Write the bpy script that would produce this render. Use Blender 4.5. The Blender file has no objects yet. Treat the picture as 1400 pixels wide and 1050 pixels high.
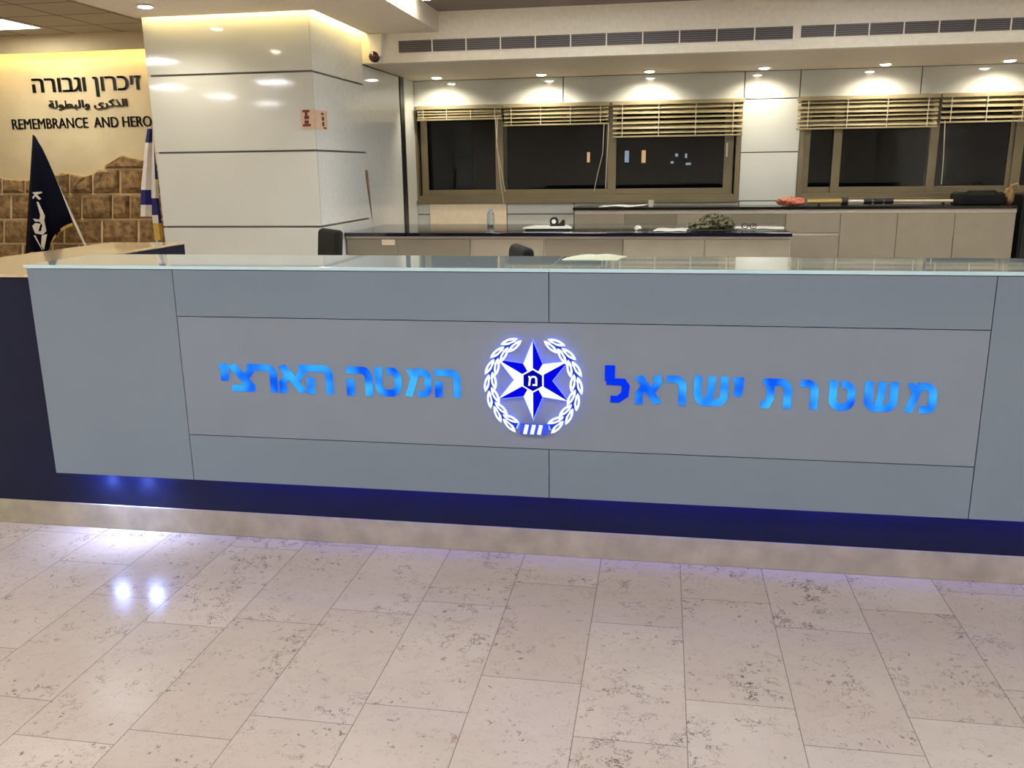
import bpy, bmesh, math, random
from mathutils import Vector, Matrix
random.seed(7)
S = bpy.context.scene
COL = S.collection
sin, cos, pi = math.sin, math.cos, math.pi

# ------------------------------------------------------------------ camera
CH = 1.495                       # camera height
FPX, YAW, PITCH, ROLL = 1188.806, 0.170983865, 0.242951429, 0.0122702477
fwd = Vector((-sin(YAW)*cos(PITCH), cos(YAW)*cos(PITCH), -sin(PITCH)))
rt = Vector((cos(YAW), sin(YAW), 0)); dn = fwd.cross(rt)
r2 = cos(ROLL)*rt + sin(ROLL)*dn; d2 = -sin(ROLL)*rt + cos(ROLL)*dn
cam = bpy.data.cameras.new('camera'); cam.sensor_width = 36; cam.lens = FPX/1400*36
cam.clip_start = .05; cam.clip_end = 200
co = bpy.data.objects.new('camera', cam); COL.objects.link(co)
M = Matrix((( r2.x, -d2.x, -fwd.x, 0), (r2.y, -d2.y, -fwd.y, 0), (r2.z, -d2.z, -fwd.z, CH), (0, 0, 0, 1)))
co.matrix_world = M
S.camera = co

def ray(x, y): return r2*((x-700)/FPX) + d2*((y-525)/FPX) + fwd
def P(x, y, Y):                   # photo measurement -> point on the vertical plane at depth Y
    d = ray(x, y); d = d*(Y/d.y); return Vector((d.x, Y, d.z+CH))
def PZ(x, y, z):                  # photo measurement -> point on the horizontal plane z
    d = ray(x, y); d = d*((z-CH)/d.z); return Vector((d.x, d.y, z))

# ------------------------------------------------------------------ materials
def lin(c):
    out = []
    for v in c[:3]:
        v /= 255
        out.append(v/12.92 if v <= .04045 else ((v+.055)/1.055)**2.4)
    return (*out, 1)
def mat(name, c, rough=.5, metal=0, coat=0, spec=.5, noise=0, nscale=20, bump=0, bscale=80, emit=None, es=0, stretch=None):
    m = bpy.data.materials.new(name); m.use_nodes = True
    nt = m.node_tree; b = nt.nodes['Principled BSDF']
    b.inputs['Base Color'].default_value = lin(c); b.inputs['Roughness'].default_value = rough
    b.inputs['Metallic'].default_value = metal; b.inputs['Coat Weight'].default_value = coat
    b.inputs['Coat Roughness'].default_value = .03; b.inputs['Specular IOR Level'].default_value = spec
    tc = nt.nodes.new('ShaderNodeTexCoord'); mp = nt.nodes.new('ShaderNodeMapping')
    nt.links.new(tc.outputs['Object'], mp.inputs['Vector'])
    if stretch: mp.inputs['Scale'].default_value = stretch
    n = nt.nodes.new('ShaderNodeTexNoise'); n.inputs['Scale'].default_value = nscale; n.inputs['Detail'].default_value = 5
    nt.links.new(mp.outputs[0], n.inputs['Vector'])
    nz = noise or .02
    r = nt.nodes.new('ShaderNodeValToRGB')
    lo = lin(tuple(max(0, v*(1-nz)) for v in c)); hi = lin(tuple(min(255, v*(1+nz)) for v in c))
    r.color_ramp.elements[0].color = lo; r.color_ramp.elements[1].color = hi
    r.color_ramp.elements[0].position = .3; r.color_ramp.elements[1].position = .7
    nt.links.new(n.outputs['Fac'], r.inputs['Fac']); nt.links.new(r.outputs['Color'], b.inputs['Base Color'])
    if bump:
        n2 = nt.nodes.new('ShaderNodeTexNoise'); n2.inputs['Scale'].default_value = bscale; n2.inputs['Detail'].default_value = 6
        nt.links.new(mp.outputs[0], n2.inputs['Vector'])
        bp = nt.nodes.new('ShaderNodeBump'); bp.inputs['Strength'].default_value = bump; bp.inputs['Distance'].default_value = .02
        nt.links.new(n2.outputs['Fac'], bp.inputs['Height']); nt.links.new(bp.outputs[0], b.inputs['Normal'])
    if emit:
        b.inputs['Emission Color'].default_value = lin(emit); b.inputs['Emission Strength'].default_value = es
    return m

M_cream = mat('cream_paint', (240, 234, 218), .55)
M_warmwall = mat('warm_cream_plaster', (212, 193, 150), .7, noise=.03, nscale=3)
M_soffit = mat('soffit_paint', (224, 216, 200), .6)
M_whiteglass = mat('white_back_painted_glass', (206, 210, 205), .07, coat=.3, noise=.01, nscale=2)
M_greyglass = mat('grey_back_painted_glass', (206, 209, 203), .08, coat=.3, noise=.02, nscale=2)
M_sideglass = mat('lightened_side_glass', (226, 231, 231), .08, coat=.3)  # white glass with its colour lightened, as the column side gets little light
M_joint = mat('dark_joint', (70, 70, 66), .6)
M_black = mat('black_profile', (12, 12, 12), .4)
M_colcore = mat('grey_shadow_gap', (112, 111, 104), .7)
M_panel = mat('blue_grey_counter_glass', (120, 133, 147), .12, coat=.2, noise=.015, nscale=1.5)
M_sign = mat('satin_grey_sign_panel', (130, 139, 151), .28, noise=.012, nscale=4)
M_navy = mat('navy_laminate', (17, 23, 48), .42, spec=.25, noise=.06, nscale=6)
M_stone_skirt = mat('beige_stone_skirting', (164, 152, 128), .3, noise=.08, nscale=9)
M_stone_top = mat('polished_beige_stone', (205, 184, 148), .1, coat=.3, noise=.07, nscale=30)
M_cab = mat('greige_laminate', (157, 149, 131), .4, noise=.02, nscale=5)
M_cab2 = mat('darker_laminate', (134, 127, 110), .4, noise=.02, nscale=5)  # darker tone of the cabinet laminate, for some doors and drawers
M_cabedge = mat('pale_cabinet_edge', (190, 183, 168), .4)
M_desktop = mat('dark_navy_desktop', (22, 23, 38), .12, coat=.4)
M_worktop = mat('black_stone_worktop', (24, 23, 22), .15, noise=.2, nscale=60)
M_bronze = mat('bronze_anodised_aluminium', (126, 116, 92), .38, metal=.6, noise=.04, nscale=3)
M_blind = mat('cream_blind_slat', (146, 136, 106), .45, noise=.03)
M_cord = mat('pale_cord', (190, 182, 160), .8)
M_blackplastic = mat('black_plastic', (16, 16, 17), .45)
M_blackcloth = mat('black_fabric', (15, 14, 14), .9, bump=.3, bscale=200)
M_chrome = mat('chrome', (180, 180, 180), .2, metal=1)
M_wood = mat('brown_wood_handle', (128, 106, 82), .6, noise=.15, nscale=12, stretch=(8, 8, 1))
M_paper = mat('white_paper', (240, 238, 230), .7)
M_red = mat('red_orange_wrapper', (178, 100, 80), .35, noise=.5, nscale=40)
M_tan = mat('tan_fabric', (160, 132, 84), .9, noise=.15, bump=.3)
M_greyslat = mat('grey_grille', (118, 112, 112), .45)
M_darkvoid = mat('slat_gap_shade', (78, 74, 76), .9)
M_letters = mat('black_letter', (22, 20, 18), .4)
M_flag = mat('navy_flag_cloth', (9, 10, 27), .9, spec=.15, noise=.1, bump=.15, bscale=60)
M_flagwhite = mat('white_flag_cloth', (226, 218, 206), .85, noise=.03)
M_flagblue = mat('blue_flag_cloth', (22, 30, 104), .85)
M_gold = mat('gold_fringe', (196, 164, 74), .7, noise=.2, nscale=90)
M_dkred = mat('dark_red_dome', (60, 16, 14), .12, coat=.6)
M_housing = mat('white_plastic', (226, 224, 216), .4)
M_signred = mat('sign_red', (112, 50, 34), .5)
M_signpale = mat('sign_pale_pink', (212, 186, 162), .5)
M_cream_board = mat('cream_board', (232, 218, 192), .6)

def emis(name, c, s):
    m = bpy.data.materials.new(name); m.use_nodes = True; nt = m.node_tree
    nt.nodes.clear(); o = nt.nodes.new('ShaderNodeOutputMaterial'); e = nt.nodes.new('ShaderNodeEmission')
    e.inputs['Color'].default_value = lin(c); e.inputs['Strength'].default_value = s
    nt.links.new(e.outputs[0], o.inputs[0]); return m
E_panel = emis('ceiling_panel_light', (246, 247, 250), 44)
E_panelwarm = emis('warm_ceiling_panel_light', (248, 248, 246), 32)
E_down = emis('downlight_lens', (255, 244, 222), 40)
E_cove = emis('warm_cove_led', (255, 224, 150), 26)
E_covewall = emis('warm_wall_led', (255, 226, 160), 24)
E_tube = emis('tray_tube_led', (255, 246, 232), 30)
E_blueled = emis('blue_led', (20, 60, 255), 50)
E_bandglow = emis('added_band_glow', (80, 120, 255), 170)
E_bluewhite = emis('blue_white_led', (150, 175, 255), 60)
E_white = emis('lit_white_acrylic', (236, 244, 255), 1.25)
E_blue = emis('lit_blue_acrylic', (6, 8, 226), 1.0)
E_halo = emis('pale_blue_glow_edge', (140, 160, 255), 1.0)
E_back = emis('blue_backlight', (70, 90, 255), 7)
E_blue2 = emis('lit_mid_blue_acrylic', (30, 60, 210), 1.0)

def letter_mat():
    m = emis('lit_blue_letter', (20, 130, 255), 1.0); nt = m.node_tree
    e = [n for n in nt.nodes if n.type == 'EMISSION'][0]
    tc = nt.nodes.new('ShaderNodeTexCoord'); n = nt.nodes.new('ShaderNodeTexNoise')
    n.inputs['Scale'].default_value = 11; n.inputs['Detail'].default_value = 1
    r = nt.nodes.new('ShaderNodeValToRGB')
    r.color_ramp.elements[0].position = .32; r.color_ramp.elements[0].color = lin((12, 92, 250))
    r.color_ramp.elements[1].position = .68; r.color_ramp.elements[1].color = lin((64, 186, 255))
    nt.links.new(tc.outputs['Object'], n.inputs['Vector']); nt.links.new(n.outputs['Fac'], r.inputs['Fac'])
    nt.links.new(r.outputs[0], e.inputs['Color']); return m
E_letter = letter_mat()
E_letterdeep = emis('lit_deep_blue_letter', (6, 52, 240), 1.0)

def glass_pane():
    m = bpy.data.materials.new('dark_window_glass'); m.use_nodes = True; nt = m.node_tree; nt.nodes.clear()
    o = nt.nodes.new('ShaderNodeOutputMaterial'); t = nt.nodes.new('ShaderNodeBsdfTransparent'); g = nt.nodes.new('ShaderNodeBsdfGlossy')
    t.inputs[0].default_value = (.75, .77, .8, 1); g.inputs['Roughness'].default_value = .01
    f = nt.nodes.new('ShaderNodeFresnel'); f.inputs['IOR'].default_value = 1.42
    mx = nt.nodes.new('ShaderNodeMixShader')
    nt.links.new(f.outputs[0], mx.inputs[0]); nt.links.new(t.outputs[0], mx.inputs[1]); nt.links.new(g.outputs[0], mx.inputs[2])
    nt.links.new(mx.outputs[0], o.inputs[0]); return m
M_pane = glass_pane()

def clear_glass(name, c):
    m = mat(name, c, .02); b = m.node_tree.nodes['Principled BSDF']; b.inputs['Transmission Weight'].default_value = .9
    b.inputs['IOR'].default_value = 1.33; return m
M_bottle = clear_glass('clear_bottle', (215, 232, 238))

def top_glass():
    m = mat('pale_green_blue_glass_top', (216, 238, 244), .04, coat=.8, noise=.01)
    return m
M_top = top_glass()
M_topedge = mat('glass_polished_edge', (196, 226, 232), .15)

def floor_mat():
    m = bpy.data.materials.new('pink_beige_limestone_tiles'); m.use_nodes = True; nt = m.node_tree; N = nt.nodes; L = nt.links
    b = N['Principled BSDF']; b.inputs['Roughness'].default_value = .16; b.inputs['Coat Weight'].default_value = .12
    tc = N.new('ShaderNodeTexCoord')
    def mathn(op, a, bb=None):
        n = N.new('ShaderNodeMath'); n.operation = op
        for i, v in enumerate((a, bb)):
            if v is None: continue
            if isinstance(v, (int, float)): n.inputs[i].default_value = v
            else: L.new(v, n.inputs[i])
        return n.outputs[0]
    sp = N.new('ShaderNodeSeparateXYZ'); L.new(tc.outputs['Object'], sp.inputs[0])
    u = mathn('DIVIDE', mathn('ADD', sp.outputs[0], 30.03), .3044)
    ci = mathn('FLOOR', u)
    wn = N.new('ShaderNodeTexWhiteNoise'); wn.noise_dimensions = '1D'; L.new(ci, wn.inputs['W'])
    v = mathn('ADD', mathn('DIVIDE', mathn('ADD', sp.outputs[1], 20), .62), wn.outputs['Value'])
    ri = mathn('FLOOR', v)
    fu = mathn('FRACT', u); fv = mathn('FRACT', v)
    du = mathn('MULTIPLY', mathn('MINIMUM', fu, mathn('SUBTRACT', 1, fu)), .3044)
    dv = mathn('MULTIPLY', mathn('MINIMUM', fv, mathn('SUBTRACT', 1, fv)), .62)
    dist = mathn('MINIMUM', du, dv)
    jt = mathn('LESS_THAN', dist, .0013)
    cb = N.new('ShaderNodeCombineXYZ'); L.new(ci, cb.inputs[0]); L.new(ri, cb.inputs[1])
    w2 = N.new('ShaderNodeTexWhiteNoise'); w2.noise_dimensions = '2D'; L.new(cb.outputs[0], w2.inputs['Vector'])
    # per tile tone
    tone = N.new('ShaderNodeValToRGB'); e = tone.color_ramp.elements
    e[0].color = lin((199, 183, 169)); e[1].color = lin((213, 199, 186))
    x = tone.color_ramp.elements.new(.5); x.color = lin((206, 191, 178))
    L.new(w2.outputs['Value'], tone.inputs['Fac'])
    # offset the pattern tile by tile
    off = N.new('ShaderNodeVectorMath'); off.operation = 'MULTIPLY_ADD'
    L.new(w2.outputs['Color'], off.inputs[0]); off.inputs[1].default_value = (9, 9, 9); L.new(tc.outputs['Object'], off.inputs[2])
    def noise(sc, det, rough=.6, dist=0, src=off.outputs[0]):
        n = N.new('ShaderNodeTexNoise'); n.inputs['Scale'].default_value = sc; n.inputs['Detail'].default_value = det
        n.inputs['Roughness'].default_value = rough; n.inputs['Distortion'].default_value = dist; L.new(src, n.inputs['Vector']); return n.outputs['Fac']
    def ramp(fac, p0, p1, c0=0, c1=1):
        n = N.new('ShaderNodeMapRange'); n.inputs[1].default_value = p0; n.inputs[2].default_value = p1
        n.inputs[3].default_value = c0; n.inputs[4].default_value = c1; n.interpolation_type = 'SMOOTHSTEP'; L.new(fac, n.inputs[0]); return n.outputs[0]
    def mix(fac, a, c, blend='MIX'):
        n = N.new('ShaderNodeMix'); n.data_type = 'RGBA'; n.blend_type = blend
        if isinstance(fac, (int, float)): n.inputs[0].default_value = fac
        else: L.new(fac, n.inputs[0])
        L.new(a, n.inputs[6])
        if isinstance(c, tuple): n.inputs[7].default_value = c
        else: L.new(c, n.inputs[7])
        return n.outputs[2]
    col = tone.outputs[0]
    cloud = noise(5, 4)
    col = mix(ramp(cloud, .3, .72, 0, .4), col, lin((190, 173, 160)))
    # thin dark worm-like veins, gathered in patches
    patch = ramp(noise(4.2, 3), .50, .66)
    warp = noise(34, 4, .65, 1.4)
    vein = mathn('ABSOLUTE', mathn('SUBTRACT', warp, .5))
    vline = ramp(vein, .012, .034, 1, 0)
    brk = ramp(noise(24, 2), .47, .58)
    col = mix(mathn('MULTIPLY', mathn('MULTIPLY', vline, brk), mathn('ADD', mathn('MULTIPLY', patch, .8), .16)), col, lin((96, 80, 74)))
    fl = mathn('MULTIPLY', ramp(noise(56, 3, .7, .6), .60, .68), ramp(noise(7, 2), .44, .60))
    col = mix(mathn('MULTIPLY', fl, .75), col, lin((98, 84, 78)))
    red = mathn('MULTIPLY', ramp(noise(22, 4, .7, 1.2), .60, .68), ramp(noise(2.6, 1), .60, .70))
    col = mix(mathn('MULTIPLY', red, .6), col, lin((150, 92, 84)))
    col = mix(mathn('MULTIPLY', jt, .7), col, lin((96, 84, 74)))
    L.new(col, b.inputs['Base Color'])
    L.new(ramp(cloud, .3, .7, .14, .24), b.inputs['Roughness'])
    return m
M_floor = floor_mat()

def ceil_tile_mat():
    m = mat('mineral_ceiling_tiles', (168, 158, 138), .8, noise=.03, nscale=40); nt = m.node_tree; b = nt.nodes['Principled BSDF']
    br = nt.nodes.new('ShaderNodeTexBrick'); br.offset = 0; br.inputs['Scale'].default_value = 1
    br.inputs['Brick Width'].default_value = .6; br.inputs['Row Height'].default_value = .6; br.inputs['Mortar Size'].default_value = .012
    br.inputs['Color1'].default_value = lin((170, 160, 140)); br.inputs['Color2'].default_value = lin((164, 154, 134)); br.inputs['Mortar'].default_value = lin((78, 70, 58))
    tc = nt.nodes.new('ShaderNodeTexCoord'); nt.links.new(tc.outputs['Object'], br.inputs['Vector'])
    nt.links.new(br.outputs['Color'], b.inputs['Base Color']); return m
M_ctile = ceil_tile_mat()
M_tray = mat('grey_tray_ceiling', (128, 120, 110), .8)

def stone_mat():
    m = mat('rough_brown_stone', (140, 110, 70), .85, noise=.3, nscale=14, bump=.9, bscale=26); return m
M_stone = stone_mat()
M_mortar = mat('pale_mortar', (222, 198, 150), .9)

def camo_mat():
    m = mat('olive_camouflage', (92, 92, 60), .9, bump=.3); nt = m.node_tree; b = nt.nodes['Principled BSDF']
    n = nt.nodes.new('ShaderNodeTexNoise'); n.inputs['Scale'].default_value = 22; n.inputs['Detail'].default_value = 2
    tc = nt.nodes.new('ShaderNodeTexCoord'); nt.links.new(tc.outputs['Object'], n.inputs['Vector'])
    r = nt.nodes.new('ShaderNodeValToRGB'); r.color_ramp.interpolation = 'CONSTANT'
    cs = [(0, (40, 38, 30)), (.42, (98, 94, 58)), (.52, (128, 124, 104)), (.6, (60, 62, 42))]
    r.color_ramp.elements[0].color = lin(cs[0][1]); r.color_ramp.elements[1].position = cs[1][0]; r.color_ramp.elements[1].color = lin(cs[1][1])
    for p, c in cs[2:]:
        e = r.color_ramp.elements.new(p); e.color = lin(c)
    nt.links.new(n.outputs['Fac'], r.inputs[0]); nt.links.new(r.outputs[0], b.inputs['Base Color']); return m
M_camo = camo_mat()

# ------------------------------------------------------------------ mesh helpers
def bx(bm, a, b, rot=None):
    """box between corners a and b"""
    a = Vector(a); b = Vector(b)
    vs = [bm.verts.new((x, y, z)) for x in (min(a.x, b.x), max(a.x, b.x)) for y in (min(a.y, b.y), max(a.y, b.y)) for z in (min(a.z, b.z), max(a.z, b.z))]
    for f in ((0, 1, 3, 2), (4, 6, 7, 5), (0, 4, 5, 1), (2, 3, 7, 6), (0, 2, 6, 4), (1, 5, 7, 3)):
        bm.faces.new([vs[i] for i in f])
    return vs
def prism(bm, pts, y0, y1):
    """polygon given in X,Z extruded from y0 to y1"""
    A = [bm.verts.new((p[0], y0, p[1])) for p in pts]; B = [bm.verts.new((p[0], y1, p[1])) for p in pts]
    bm.faces.new(A); bm.faces.new(B[::-1]); n = len(pts)
    for i in range(n): bm.faces.new((A[i], B[i], B[(i+1) % n], A[(i+1) % n]))
def zprism(bm, pts, z0, z1):
    A = [bm.verts.new((p[0], p[1], z0)) for p in pts]; B = [bm.verts.new((p[0], p[1], z1)) for p in pts]
    bm.faces.new(A); bm.faces.new(B[::-1]); n = len(pts)
    for i in range(n): bm.faces.new((A[i], B[i], B[(i+1) % n], A[(i+1) % n]))
def tube(bm, pts, r, seg=10, cap=True):
    pts = [Vector(p) for p in pts]; rr = r if isinstance(r, (list, tuple)) else [r]*len(pts); rings = []
    up = Vector((0, 0, 1))
    for i, p in enumerate(pts):
        d = (pts[min(i+1, len(pts)-1)] - pts[max(i-1, 0)]).normalized()
        a = d.cross(up if abs(d.z) < .95 else Vector((1, 0, 0))).normalized(); b = d.cross(a)
        rings.append([bm.verts.new(p + rr[i]*(cos(2*pi*k/seg)*a + sin(2*pi*k/seg)*b)) for k in range(seg)])
    for i in range(len(rings)-1):
        for k in range(seg): bm.faces.new((rings[i][k], rings[i][(k+1) % seg], rings[i+1][(k+1) % seg], rings[i+1][k]))
    if cap: bm.faces.new(rings[0][::-1]); bm.faces.new(rings[-1])
def lathe(bm, prof, c=(0, 0, 0), seg=28, axis='z'):
    c = Vector(c); rings = []
    for r, h in prof:
        ring = []
        for k in range(seg):
            a = 2*pi*k/seg
            v = Vector((r*cos(a), r*sin(a), h)) if axis == 'z' else Vector((r*cos(a), h, r*sin(a)))
            ring.append(bm.verts.new(c+v))
        rings.append(ring)
    for i in range(len(rings)-1):
        for k in range(seg): bm.faces.new((rings[i][k], rings[i][(k+1) % seg], rings[i+1][(k+1) % seg], rings[i+1][k]))
    bm.faces.new(rings[0][::-1]); bm.faces.new(rings[-1])
def blob(bm, c, r, seed, amp=.18, sub=3, fr=2.2):
    from mathutils import noise
    res = bmesh.ops.create_icosphere(bm, subdivisions=sub, radius=1)
    for v in res['verts']:
        d = v.co.normalized(); n = noise.noise(d*fr + Vector((seed, seed*1.7, 0))) + .5*noise.noise(d*fr*2.3 + Vector((0, seed, seed)))
        v.co = Vector(c) + Vector((d.x*r[0], d.y*r[1], d.z*r[2]))*(1+amp*n)
def rbox(bm, a, b, bev=.01, seg=2):
    b2 = bmesh.new(); bx(b2, a, b)
    bmesh.ops.bevel(b2, geom=b2.edges[:], offset=bev, segments=seg, affect='EDGES', profile=.5)
    me = bpy.data.meshes.new('tmp'); b2.to_mesh(me); b2.free(); bm.from_mesh(me); bpy.data.meshes.remove(me)

def obj(name, bm, m, parent=None, smooth=False, local=False, bevel=0):
    """link a bmesh as one mesh object; world coordinates are kept when it has a parent"""
    if not local and parent is not None:
        off = Vector((0, 0, 0)); p = parent
        while p is not None: off += p.location; p = p.parent
        for v in bm.verts: v.co -= off
    bmesh.ops.recalc_face_normals(bm, faces=bm.faces[:])
    me = bpy.data.meshes.new(name); bm.to_mesh(me); bm.free()
    for mm in (m if isinstance(m, list) else [m]): me.materials.append(mm)
    o = bpy.data.objects.new(name, me); COL.objects.link(o)
    if parent is not None: o.parent = parent
    if smooth:
        for p in me.polygons: p.use_smooth = True
    if bevel:
        md = o.modifiers.new('edge', 'BEVEL'); md.width = bevel; md.segments = 2; md.limit_method = 'ANGLE'
    return o
def B(): return bmesh.new()
def boxobj(name, a, b, m, parent=None, bevel=0):
    bm = B(); bx(bm, a, b); return obj(name, bm, m, parent, bevel=bevel)
def thing(name, label, cat, loc, group=None, rotz=0):
    o = bpy.data.objects.new(name, None); COL.objects.link(o); o.location = loc; o.rotation_euler = (0, 0, rotz)
    o.empty_display_size = .1
    o['label'] = label; o['category'] = cat
    if group: o['group'] = group
    return o
def tag(o, label, cat, group=None):
    o['label'] = label; o['category'] = cat
    if group: o['group'] = group
    return o
def struct(name, bm, m, parent=None, **k):
    o = obj(name, bm, m, parent, **k)
    if parent is None: o['kind'] = 'structure'
    return o
def sbox(name, a, b, m, parent=None):
    bm = B(); bx(bm, a, b); return struct(name, bm, m, parent)
def dup(root, loc, label, rotz=None):
    r = root.copy(); COL.objects.link(r); r.location = loc; r['label'] = label
    if rotz is not None: r.rotation_euler = (0, 0, rotz)
    for ch in list(root.children):
        c = ch.copy(); COL.objects.link(c); c.parent = r
        for g in ch.children:
            d = g.copy(); COL.objects.link(d); d.parent = c
    return r

_gl = {}
def glyph(txt, offset=0.0, size=1.0):
    """flat triangles of a piece of text: list of (x,y) and faces"""
    cu = bpy.data.curves.new('t', 'FONT'); cu.body = txt; cu.offset = offset; cu.size = size; cu.resolution_u = 5
    o = bpy.data.objects.new('t', cu); COL.objects.link(o)
    ev = o.evaluated_get(bpy.context.evaluated_depsgraph_get()); me = ev.to_mesh()
    v = [(q.co.x, q.co.y) for q in me.vertices]; f = [tuple(p.vertices) for p in me.polygons]
    ev.to_mesh_clear(); bpy.data.objects.remove(o); bpy.data.curves.remove(cu); return v, f
def adv(s):
    def xm(t): return max(p[0] for p in glyph(t)[0])
    return xm(s+'l') - xm('l')
def glyph_bm(v, f, mapf, y0, y1):
    """flat glyph, its outline carried from y0 (front) to y1 (back)"""
    bm = B(); A = [bm.verts.new((*[mapf(p)[0]], y0, mapf(p)[1])) for p in v]
    fs = []
    for q in f:
        try: fs.append(bm.faces.new([A[i] for i in q]))
        except ValueError: pass
    bmesh.ops.remove_doubles(bm, verts=bm.verts[:], dist=1e-6)
    r = bmesh.ops.extrude_face_region(bm, geom=bm.faces[:])
    for e in r['geom']:
        if isinstance(e, bmesh.types.BMVert): e.co.y = y1
    return bm

# ------------------------------------------------------------------ the room
XL, XR, YB, YF, YW = -12.0, 6.2, 11.0, 9.1, -6.0       # left/right walls, window wall, fascia, wall behind
YREM = 9.7                                            # remembrance wall
CX0, CX1, CY0 = -4.678, -3.098, 7.72                   # column
ZC, ZS, ZB = 3.03, 2.838, 2.56                         # ceiling, dropped soffit, back soffit
sbox('floor', (XL, YW, -.06), (XR, YB+.2, 0), M_floor)
sbox('wall_front', (XL, YW-.15, 0), (XR, YW, ZC), M_cream)
sbox('wall_right', (XR, YW-.15, 0), (XR+.15, YB+.2, ZC), M_cream)
sbox('wall_west', (XL-.15, YW-.15, 0), (XL, YREM+.15, ZC), M_cream)
sbox('wall_left', (XL, YREM, 0), (CX0+.5, YREM+.15, ZC), M_warmwall)
sbox('ceiling', (XL, YW, ZC), (-4.68, YREM, ZC+.06), M_ctile)
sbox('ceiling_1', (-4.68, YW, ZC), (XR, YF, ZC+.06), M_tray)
# dropped soffit, open round the column for the light cove
bm = B(); g = .085
zprism(bm, [(-4.68, 1.2), (-2.275, 1.2), (-2.275, YF), (CX1+g, YF), (CX1+g, CY0-g), (-4.68, CY0-g)], ZS, ZC-.001)
struct('ceiling_2', bm, M_soffit)
# fascia and back soffit
sbox('trim_1', (CX1, YF, ZB), (XR, YF+.1, ZC), M_cream)
sbox('ceiling_3', (CX1, YF+.1, ZB), (XR, YB, ZB+.08), M_soffit)

# column cladding
col = struct('column', (lambda b: (bx(b, (CX0+.02, CY0+.02, 0), (CX1-.02, YREM, ZC)), b)[1])(B()), M_colcore)
zj = [P(300, 101-.0, CY0).z, P(320, 207.5, CY0).z, P(320, 310, CY0).z]
dz = (zj[0]-zj[2])/2
lv = [ZC]+zj+[zj[2]-dz, zj[2]-2*dz]
lv = [z for z in lv if z > .05]+[0.0]
gp = .009
for i in range(len(lv)-1):
    boxobj('panel', (CX0, CY0, lv[i+1]+gp), (CX1, CY0+.02, lv[i]-gp), M_whiteglass, col)
    boxobj('panel', (CX1-.02, CY0+.024, lv[i+1]+gp), (CX1, YF-.004, lv[i]-gp), M_sideglass, col)
    boxobj('panel', (CX0, CY0+.024, lv[i+1]+gp), (CX0+.02, YREM-.004, lv[i]-gp), M_whiteglass, col)
# side wall between column and windows
sw = sbox('wall_side', (CX1-.3, YF, 0), (CX1-.02, YB+.2, ZB+.05), M_joint)
boxobj('panel', (CX1-.02, YF, 0), (CX1, 10.385, ZB-.012), M_sideglass, sw)
boxobj('black_profile', (CX1-.02, 10.39, 0), (CX1+.012, 10.545, ZB), M_black, sw)
boxobj('panel', (CX1-.02, 10.55, 0), (CX1+.004, YB, ZB), M_whiteglass, sw)
boxobj('black_profile', (CX1-.02, YF+.11, ZB-.012), (CX1+.006, 10.4, ZB), M_black, sw)

# window wall
w1x0, w1x1 = P(568, 276, YB).x, P(1009.5, 262, YB).x
w2x0 = P(1088.5, 262, YB).x; w2x1 = P(1500, 262, YB).x
wz0 = P(800, 276, YB).z; wz1 = P(800, 141, YB).z
wb = sbox('wall_back', (CX1-.3, YB+.02, 0), (XR, YB+.2, wz0), M_joint)
for a, b in (((CX1-.3, YB+.02, wz1), (XR, YB+.2, ZB+.06)), ((w1x1, YB+.02, wz0), (w2x0, YB+.2, wz1)), ((w2x1, YB+.02, wz0), (XR, YB+.2, wz1)), ((CX1-.3, YB+.02, wz0), (w1x0, YB+.2, wz1))):
    boxobj('masonry', a, b, M_joint, wb)
zlow = P(640, 293, YB).z
g2 = .006
def wpanel(x0, x1, z0, z1, m=M_whiteglass): boxobj('panel', (x0+g2, YB, z0+g2), (x1-g2, YB+.02, z1-g2), m, wb)
xs = [CX1, P(590, 290, YB).x, P(693, 290, YB).x, P(785, 290, YB).x, .9, 2.4, 3.9, 5.2, XR]
for i in range(len(xs)-1):
    wpanel(xs[i], xs[i+1], zlow, wz0, M_whiteglass); wpanel(xs[i], xs[i+1], .02, zlow, M_whiteglass)
xs = [CX1, P(770, 120, YB).x, P(1018, 120, YB).x, P(1094, 120, YB).x, P(1260, 110, YB).x, XR]
for i in range(len(xs)-1): wpanel(xs[i], xs[i+1], wz1, ZB, M_greyglass)
zp = P(1050, 208, YB).z; zp2 = P(1050, 132.5, YB).z
wpanel(w1x1, w2x0, wz0, zp); wpanel(w1x1, w2x0, zp, wz1)
boxobj('cream_panel', (P(589, 300, YB).x, YB-.03, .55), (P(693, 300, YB).x, YB-.002, P(640, 278.5, YB).z), M_cream_board, wb)

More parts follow.
